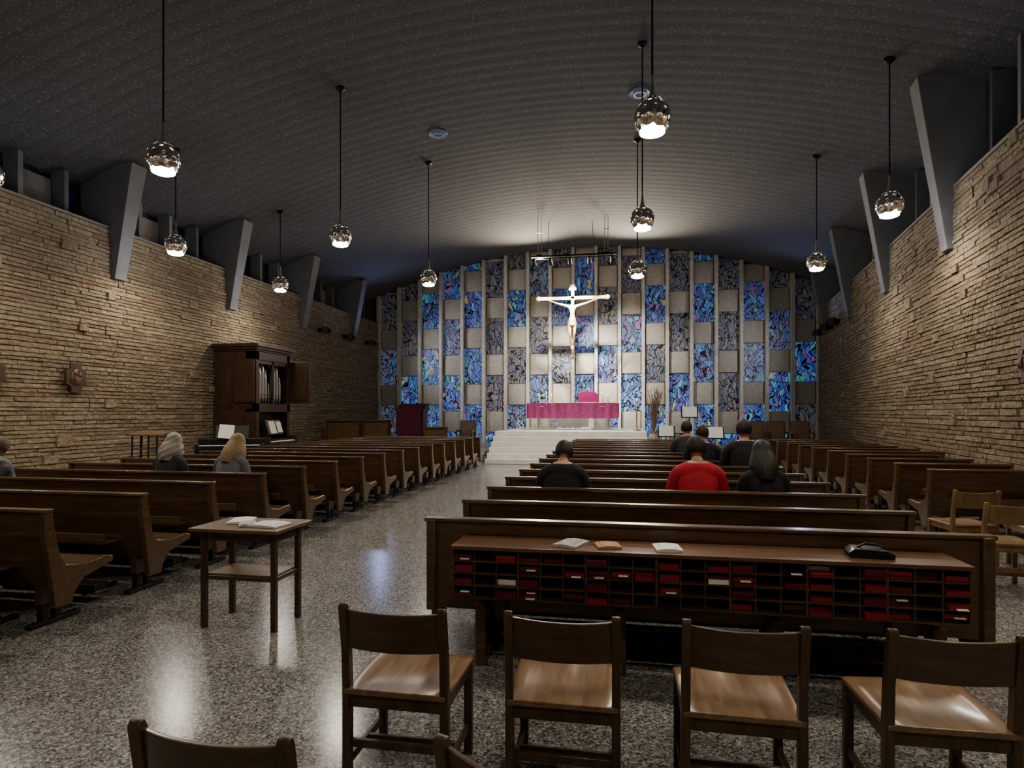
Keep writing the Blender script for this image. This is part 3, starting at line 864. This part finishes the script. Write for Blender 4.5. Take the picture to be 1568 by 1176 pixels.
# ------------------------------------------------------------------ chairs
def chair_mesh(name='wooden_chair', fr=None, bk=None, st=None):
    b = MB()
    for sx in (-.212, .212):
        b.prism([(-.020, 0), (.020, 0), (.024, .44), (.012, .60), (-.022, .79), (-.032, .81), (-.048, .812), (-.058, .795), (-.026, .60), (-.020, .44)], 'x', sx-.017, sx+.017, 0)
        b.prism([(.372, 0), (.402, 0), (.408, .42), (.368, .42)], 'x', sx-.019, sx+.019, 0)
        b.bb(sx-.011, sx+.011, .0, .39, .375, .425, 0)
        b.bb(sx-.010, sx+.010, .0, .39, .115, .15, 0)
    b.bb(-.21, .21, -.012, .012, .37, .425, 0); b.bb(-.21, .21, .378, .40, .375, .425, 0)
    b.bb(-.21, .21, -.010, .010, .20, .235, 0); b.bb(-.205, .205, .19, .21, .115, .15, 0)
    n = 14; vs = []; fs = []
    for i in range(n+1):
        x = -.200+.400*i/n; c = 1-(x/.2)**2
        for z, yy in ((.622, -.016), (.695, -.024), (.788, -.036)):
            zz = z+(-.006*c if z > .7 else -.004*c)
            vs.append((x, yy-.026*c+.008, zz)); vs.append((x, yy-.026*c-.008, zz))
    for i in range(n):
        a = i*6; c2 = a+6
        fs += [(a, c2, c2+2, a+2), (a+2, c2+2, c2+4, a+4), (a+1, a+3, c2+3, c2+1), (a+3, a+5, c2+5, c2+3), (a, a+1, c2+1, c2), (a+4, c2+4, c2+5, a+5)]
    fs += [(0, 2, 3, 1), (2, 4, 5, 3), (n*6, n*6+1, n*6+3, n*6+2), (n*6+2, n*6+3, n*6+5, n*6+4)]
    b.add(vs, fs, 1)
    nu, nv = 16, 16; vs = []; fs = []
    for q in (0, 1):
        for j in range(nv+1):
            for i in range(nu+1):
                u = i/nu*2-1; v = j/nv
                wdt = .222+.012*v; x = u*wdt; y = -.022+.45*v
                if j == nv: y -= .012*u*u*2
                dip = .018*max(0, 1-(abs(u)/.85)**3)*max(0, math.sin(min(1, v*1.05)*pi))
                ridge = .006*math.exp(-(u/.12)**2)*max(0, (v-.5))*2
                edge = .006 if (abs(u) > .99 or v > .99) else 0
                vs.append((x, y, (.450-dip+ridge-edge) if q == 0 else .424))
    N = (nu+1)*(nv+1)
    for j in range(nv):
        for i in range(nu):
            a = j*(nu+1)+i
            fs.append((a, a+1, a+nu+2, a+nu+1)); fs.append((N+a, N+a+nu+1, N+a+nu+2, N+a+1))
    for i in range(nu):
        fs.append((i, N+i, N+i+1, i+1)); a = nv*(nu+1)+i; fs.append((a, a+1, N+a+1, N+a))
    for j in range(nv):
        a = j*(nu+1); fs.append((a, a+nu+1, N+a+nu+1, N+a)); a += nu; fs.append((a, N+a, N+a+nu+1, a+nu+1))
    b.add(vs, fs, 2)
    return b.build(name, [fr or M_chairframe, bk or M_chairback, st or M_seat], bevel=.004, ang=40)
C1 = chair_mesh(); C1.location = (-.93, 2.39, 0)
for x, y, r in ((-.24, 2.42, 0.01), (.45, 2.445, -.01), (1.18, 2.48, .02), (-1.02, 1.40, -.03), (-.225, 1.385, -.40)):
    inst(C1, (x, y, 0), r)
C2 = chair_mesh('wooden_chair', M_lightchair, M_lightchair, M_lightchair); C2.location = (3.55, 7.0, 0); C2.rotation_euler = (0, 0, .1)
inst(C2, (3.36, 6.05, 0), -.05); inst(C2, (4.2, 6.9, 0), -.1)

# table
b = MB()
b.bb(-.36, .36, -.25, .25, .725, .75, 0)
for sx in (-.285, .285):
    for sy in (-.165, .165): b.prism([(sx-.02, sy-.02), (sx+.02, sy-.02), (sx+.02, sy+.02), (sx-.02, sy+.02)], 'z', 0, .725, 1)
for sy in (-.165, .165): b.bb(-.27, .27, sy-.012, sy+.012, .65, .725, 1); b.bb(-.27, .27, sy-.012, sy+.012, .36, .39, 1)
for sx in (-.285, .285): b.bb(sx-.012, sx+.012, -.16, .16, .65, .725, 1); b.bb(sx-.012, sx+.012, -.16, .16, .36, .39, 1)
b.bb(-.27, .27, -.15, .15, .385, .40, 0)
b.build('side_table', [M_table, M_chairframe], (-2.795, 4.215, 0), bevel=.004)
sheet(-2.93, 4.28, .752, .17, .24, .35, 'prayer_booklet')
sheet(-2.63, 4.17, .752, .26, .20, -.12, 'prayer_booklet')
sheet(-2.80, 4.16, .752, .12, .17, .6, 'prayer_booklet', M_print)

# ------------------------------------------------------------------ people
def person(name, loc, top, trous=None, hairc=(.02, .015, .012), hairlen=.0, scale=1.0, lean=.05, bow=.3, female=False, rz=0, wavy=0):
    sh = .165 if female else .195
    L = lean
    sv = [(0, 0, .60), (0, L*.35, .74), (0, L*.7, .90), (0, L*.9, 1.02), (0, L*1.15, 1.09), (0, L*1.4, 1.15),
          (-sh*.55, L*.88, 1.00), (-sh, L*.85, .985), (-sh-.055, L*.7+.06, .72), (-.13, .30+L, .64), (-.09, .37+L, .63),
          (sh*.55, L*.88, 1.00), (sh, L*.85, .985), (sh+.055, L*.7+.06, .72), (.13, .30+L, .64), (.09, .37+L, .63),
          (-.09, .03, .56), (-.12, .44, .535), (-.12, .45, .12), (-.125, .47, .055), (-.13, .58, .035),
          (.09, .03, .56), (.12, .44, .535), (.12, .45, .12), (.125, .47, .055), (.13, .58, .035)]
    se = [(0, 1), (1, 2), (2, 3), (3, 4), (4, 5), (3, 6), (6, 7), (7, 8), (8, 9), (9, 10), (3, 11), (11, 12), (12, 13), (13, 14), (14, 15),
          (0, 16), (16, 17), (17, 18), (18, 19), (19, 20), (0, 21), (21, 22), (22, 23), (23, 24), (24, 25)]
    k = .9 if female else 1.0
    sr = [.13, .12*k, .13*k, .10, .058, .055,
          .095*k, .082*k, .058*k, .036, .032, .095*k, .082*k, .058*k, .036, .032,
          .095, .072, .048, .045, .035, .095, .072, .048, .045, .035]
    V, F = skin_geo(sv, se, sr)
    b = MB()
    hands = [Vector(sv[10]), Vector(sv[15])]
    mi = []
    for f in F:
        c = sum((V[i] for i in f), Vector())/len(f)
        if c.z > 1.09 and abs(c.x) < .09: m = 0
        elif min((c-h).length for h in hands) < .065: m = 0
        elif c.z < .085: m = 3
        elif c.z < .60 and (c.y > .10): m = 2
        elif c.z < .55: m = 2
        else: m = 1
        mi.append(m)
    b.add(V, F, mi)
    # shirt / jacket body, one continuous loft from hips to collar
    b.loft([(0, .0, .465, .165, .13), (0, .0, .52, .178, .14), (0, L*.1, .60, .172*k, .138), (0, L*.35, .72, .168*k, .132), (0, L*.55, .82, .182*k, .136),
            (0, L*.72, .90, .196*k, .136), (0, L*.84, .97, .200*k, .124), (0, L*.92, 1.015, .178*k, .108), (0, L*1.0, 1.05, .130*k, .090), (0, L*1.1, 1.08, .085, .072), (0, L*1.18, 1.10, .064, .060)], 30, 1)
    for s in (-1, 1):
        base = Vector((s*.09, .37+L, .63))
        b.ell(base+Vector((-s*.02, .03, -.012)), (.040, .048, .016), 12, 8, 0)
        for q, ln in enumerate((.030, .036, .033, .026)):
            p0 = base+Vector((-s*.02+(q-1.5)*.019*s*-1, .062, -.010)); p1 = p0+Vector((0, ln, -.004)); p2 = p1+Vector((0, ln*.7, -.018)); p3 = p2+Vector((0, ln*.35, -.018))
            b.tube([p0, p1, p2, p3], [.0095, .009, .008, .006], 8, 0); b.ell(p3, (.006,)*3, 8, 5, 0)
        p0 = base+Vector((-s*.052, .02, -.008)); p1 = p0+Vector((-s*.022, .026, -.004)); p2 = p1+Vector((-s*.006, .024, -.008))
        b.tube([p0, p1, p2], [.011, .010, .007], 8, 0)
    hc = Vector((0, L*1.4+.012, 1.185)); piv = Vector((0, L*1.3, 1.11))
    R = Matrix.Translation(piv) @ Matrix.Rotation(-bow, 4, 'X') @ Matrix.Translation(-piv)
    def hf(n, p):
        if n.y > 0:
            if abs(n.x) < .22 and -.35 < n.z < .15:
                p.y += .022*(1-abs(n.x)/.22)*(1-abs(n.z+.12)/.3 if abs(n.z+.12) < .3 else 0)
            if .22 < abs(n.x) < .55 and 0 < n.z < .25: p.y -= .008
            if n.z < -.55: p.y += .012
        if n.z < 0: p.x *= 1+.28*n.z
        return p
    b.ell(hc+Vector((0, 0, .05)), (.076, .096, .118), 28, 20, 0, R, hf)
    for s in (-1, 1):
        b.ell(hc+Vector((s*.078, -.004, .040)), (.012, .020, .032), 10, 8, 0, R)
        b.ell(hc+Vector((s*.030, .083, .060)), (.014, .010, .008), 10, 6, 5, R)
    b.ell(hc+Vector((0, .091, -.012)), (.024, .008, .007), 10, 6, 6, R)
    hv = []; hfcs = []; nu = 56; nv = 22
    H = hc+Vector((0, -.010, .052)); rx, ry, rz_ = .090, .108, .122
    for j in range(nv+1):
        t = j/nv
        for i in range(nu+1):
            full = t < .30
            span = pi if full else (pi*(.74 if hairlen > 0 else .66))
            a = -pi/2+((i/nu)*2-1)*span
            if hairlen <= 0:
                ph = t*pi*.70
                x, y, z = rx*math.sin(ph)*math.cos(a), ry*math.sin(ph)*math.sin(a), rz_*math.cos(ph)
            else:
                if t < .45:
                    ph = t/.45*pi*.5
                    x, y, z = rx*math.sin(ph)*math.cos(a), ry*math.sin(ph)*math.sin(a), rz_*math.cos(ph)
                else:
                    w = (t-.45)/.55; fl = 1+.42*math.sin(w*pi*.8)+.02
                    z = -w*(.10+hairlen); x = rx*fl*math.cos(a); y = ry*fl*math.sin(a)*(1+.1*w)-.030*w
                    tap = 1-.25*max(0, w-.6)/.4; x *= tap
            sfac = min(1, t*5)
            rdg = 1+(.028*math.sin(i*2.3+j*(.5 if wavy else .08))+(.05*math.sin(j*1.5+i*.5) if wavy and t > .2 else 0)*(wavy))*sfac
            p = H+Vector((x*rdg, y*rdg, z)); hv.append(p)
    for j in range(nv):
        for i in range(nu):
            a = j*(nu+1)+i; hfcs.append((a, a+1, a+nu+2, a+nu+1))
    b.add(hv, hfcs, 4, R)
    hm = mat('hair', hairc, .55, noise=.35, nscale=60)
    o = b.build(name, [M_skin, top, trous or M_trous, M_shoe, hm, mat('eye', (.05, .04, .03), .3), mat('lips', (.35, .13, .11), .5)], loc, rz, ang=180)
    o.scale = (scale,)*3
    return o

T_black = mat('jacket_black', (.016, .016, .020), .85, noise=.2, nscale=20)
T_red = mat('shirt_red', (.42, .03, .045), .85, noise=.15, nscale=20)
T_grey = mat('sweater_grey', (.15, .16, .175), .9, noise=.2, nscale=30)
T_dark = mat('coat_dark', (.04, .04, .045), .85, noise=.2, nscale=20)
T_plaid = mat('shirt_plaid', (.13, .13, .15), .9, noise=.8, nscale=14)
def row_r(k): return 3.86+.9*k+.29
person('seated_man', (-.60, row_r(2), 0), T_black, lean=.16, bow=.6, scale=1.0)
person('seated_man', (.70, row_r(2), 0), T_red, lean=.12, bow=.4, scale=1.03)
person('seated_woman', (1.30, row_r(2), 0), T_black, lean=.10, bow=.3, scale=1.0, female=True, hairlen=.20)
person('seated_man', (1.62, row_r(5), 0), T_black, lean=.05, bow=.15, scale=1.12)
person('seated_man', (1.20, row_r(6)+.1, 0), T_black, lean=.06, bow=.25, scale=1.05)
person('seated_man', (1.13, row_r(8), 0), T_dark, lean=.05, bow=.15, scale=1.08)
person('seated_woman', (-5.65, 6.42+.29, 0), T_dark, lean=.08, bow=.2, scale=1.0, female=True, hairc=(.30, .275, .23), hairlen=.16, wavy=1)
person('seated_woman', (-4.82, 6.42+.29, 0), T_grey, lean=.14, bow=.35, scale=1.0, female=True, hairc=(.26, .185, .10), hairlen=.20)
person('seated_man', (-7.36, 5.52+.29, 0), T_plaid, lean=.16, bow=.7, hairc=(.08, .05, .03), rz=.2)

# ------------------------------------------------------------------ lights
def spot(loc, tgt, power, size, color=(1, .88, .7), blend=.6, soft=.08):
    l = bpy.data.lights.new('accent_spot', 'SPOT'); l.energy = power; l.spot_size = math.radians(size); l.spot_blend = blend
    l.color = color; l.shadow_soft_size = soft
    o = bpy.data.objects.new('accent_spot', l); COL.objects.link(o); o.location = loc
    o.rotation_euler = (Vector(tgt)-Vector(loc)).to_track_quat('-Z', 'Y').to_euler()
    return o
WW = (1, .94, .84)
for x, t, p, s in ((-3.2, (-3.4, 26, 2.6), 700, 75), (-2.6, (-1.9, 23.5, 5.1), 380, 34), (-1.9, (-1.6, 26, 2.8), 2800, 58), (-1.2, (-1.8, 23.4, 5.0), 380, 34), (-.4, (.4, 26, 2.6), 1000, 75)):
    spot((x, 22.06, 7.0), t, p, s, WW, 1)
spot((-2.0, 21.9, 6.9), (ax, ay, 1.8), 1100, 50, WW)
spot((-1.2, 21.9, 6.9), (cx, 19.5, .4), 1300, 75, WW, .9)
# unseen uplights, added for the warm glow on the vault
for x in (-3.6, .4): spot((x, 25.3, 6.9), (x*.5-.9, 15, 9.0), 1350, 130, (1, .86, .68), 1.0, .3)
# wall spotlights, then two added blue fills for the vault sides
for x, y in ((-10.4, 20.4), (-10.4, 22.4)): spot((x, y, 4.6), (-5.0, 26, 3.6), 260, 85, (.92, .93, 1.0), 1)
spot((6.4, 21.6, 4.6), (2.5, 26, 3.6), 260, 95, (.92, .93, 1.0), 1)
spot((-10.2, 24.4, 4.75), (-7, 20, 8.0), 130, 130, (.40, .50, 1.0), 1, .2)  # added blue tint on the ceiling sides, not a wall fixture
spot((6.5, 24.3, 4.75), (3.5, 19, 8.0), 130, 130, (.40, .50, 1.0), 1, .2)

w = bpy.data.worlds.new('World'); sc.world = w; w.use_nodes = True
w.node_tree.nodes['Background'].inputs[0].default_value = (.01, .015, .04, 1)
w.node_tree.nodes['Background'].inputs[1].default_value = .3

# ------------------------------------------------------------------ camera
cam = bpy.data.cameras.new('camera'); co = bpy.data.objects.new('camera', cam); COL.objects.link(co)
cam.sensor_width = 36; cam.lens = 930/1568*36; cam.shift_y = 44/1568
cam.clip_start = .05
co.location = (0, 0, 1.6); co.rotation_euler = (pi/2, 0, math.radians(10.4))
sc.camera = co
sc.view_settings.view_transform = 'AgX'
try: sc.view_settings.look = 'AgX - Medium High Contrast'
except Exception: pass
sc.view_settings.exposure = 0.25
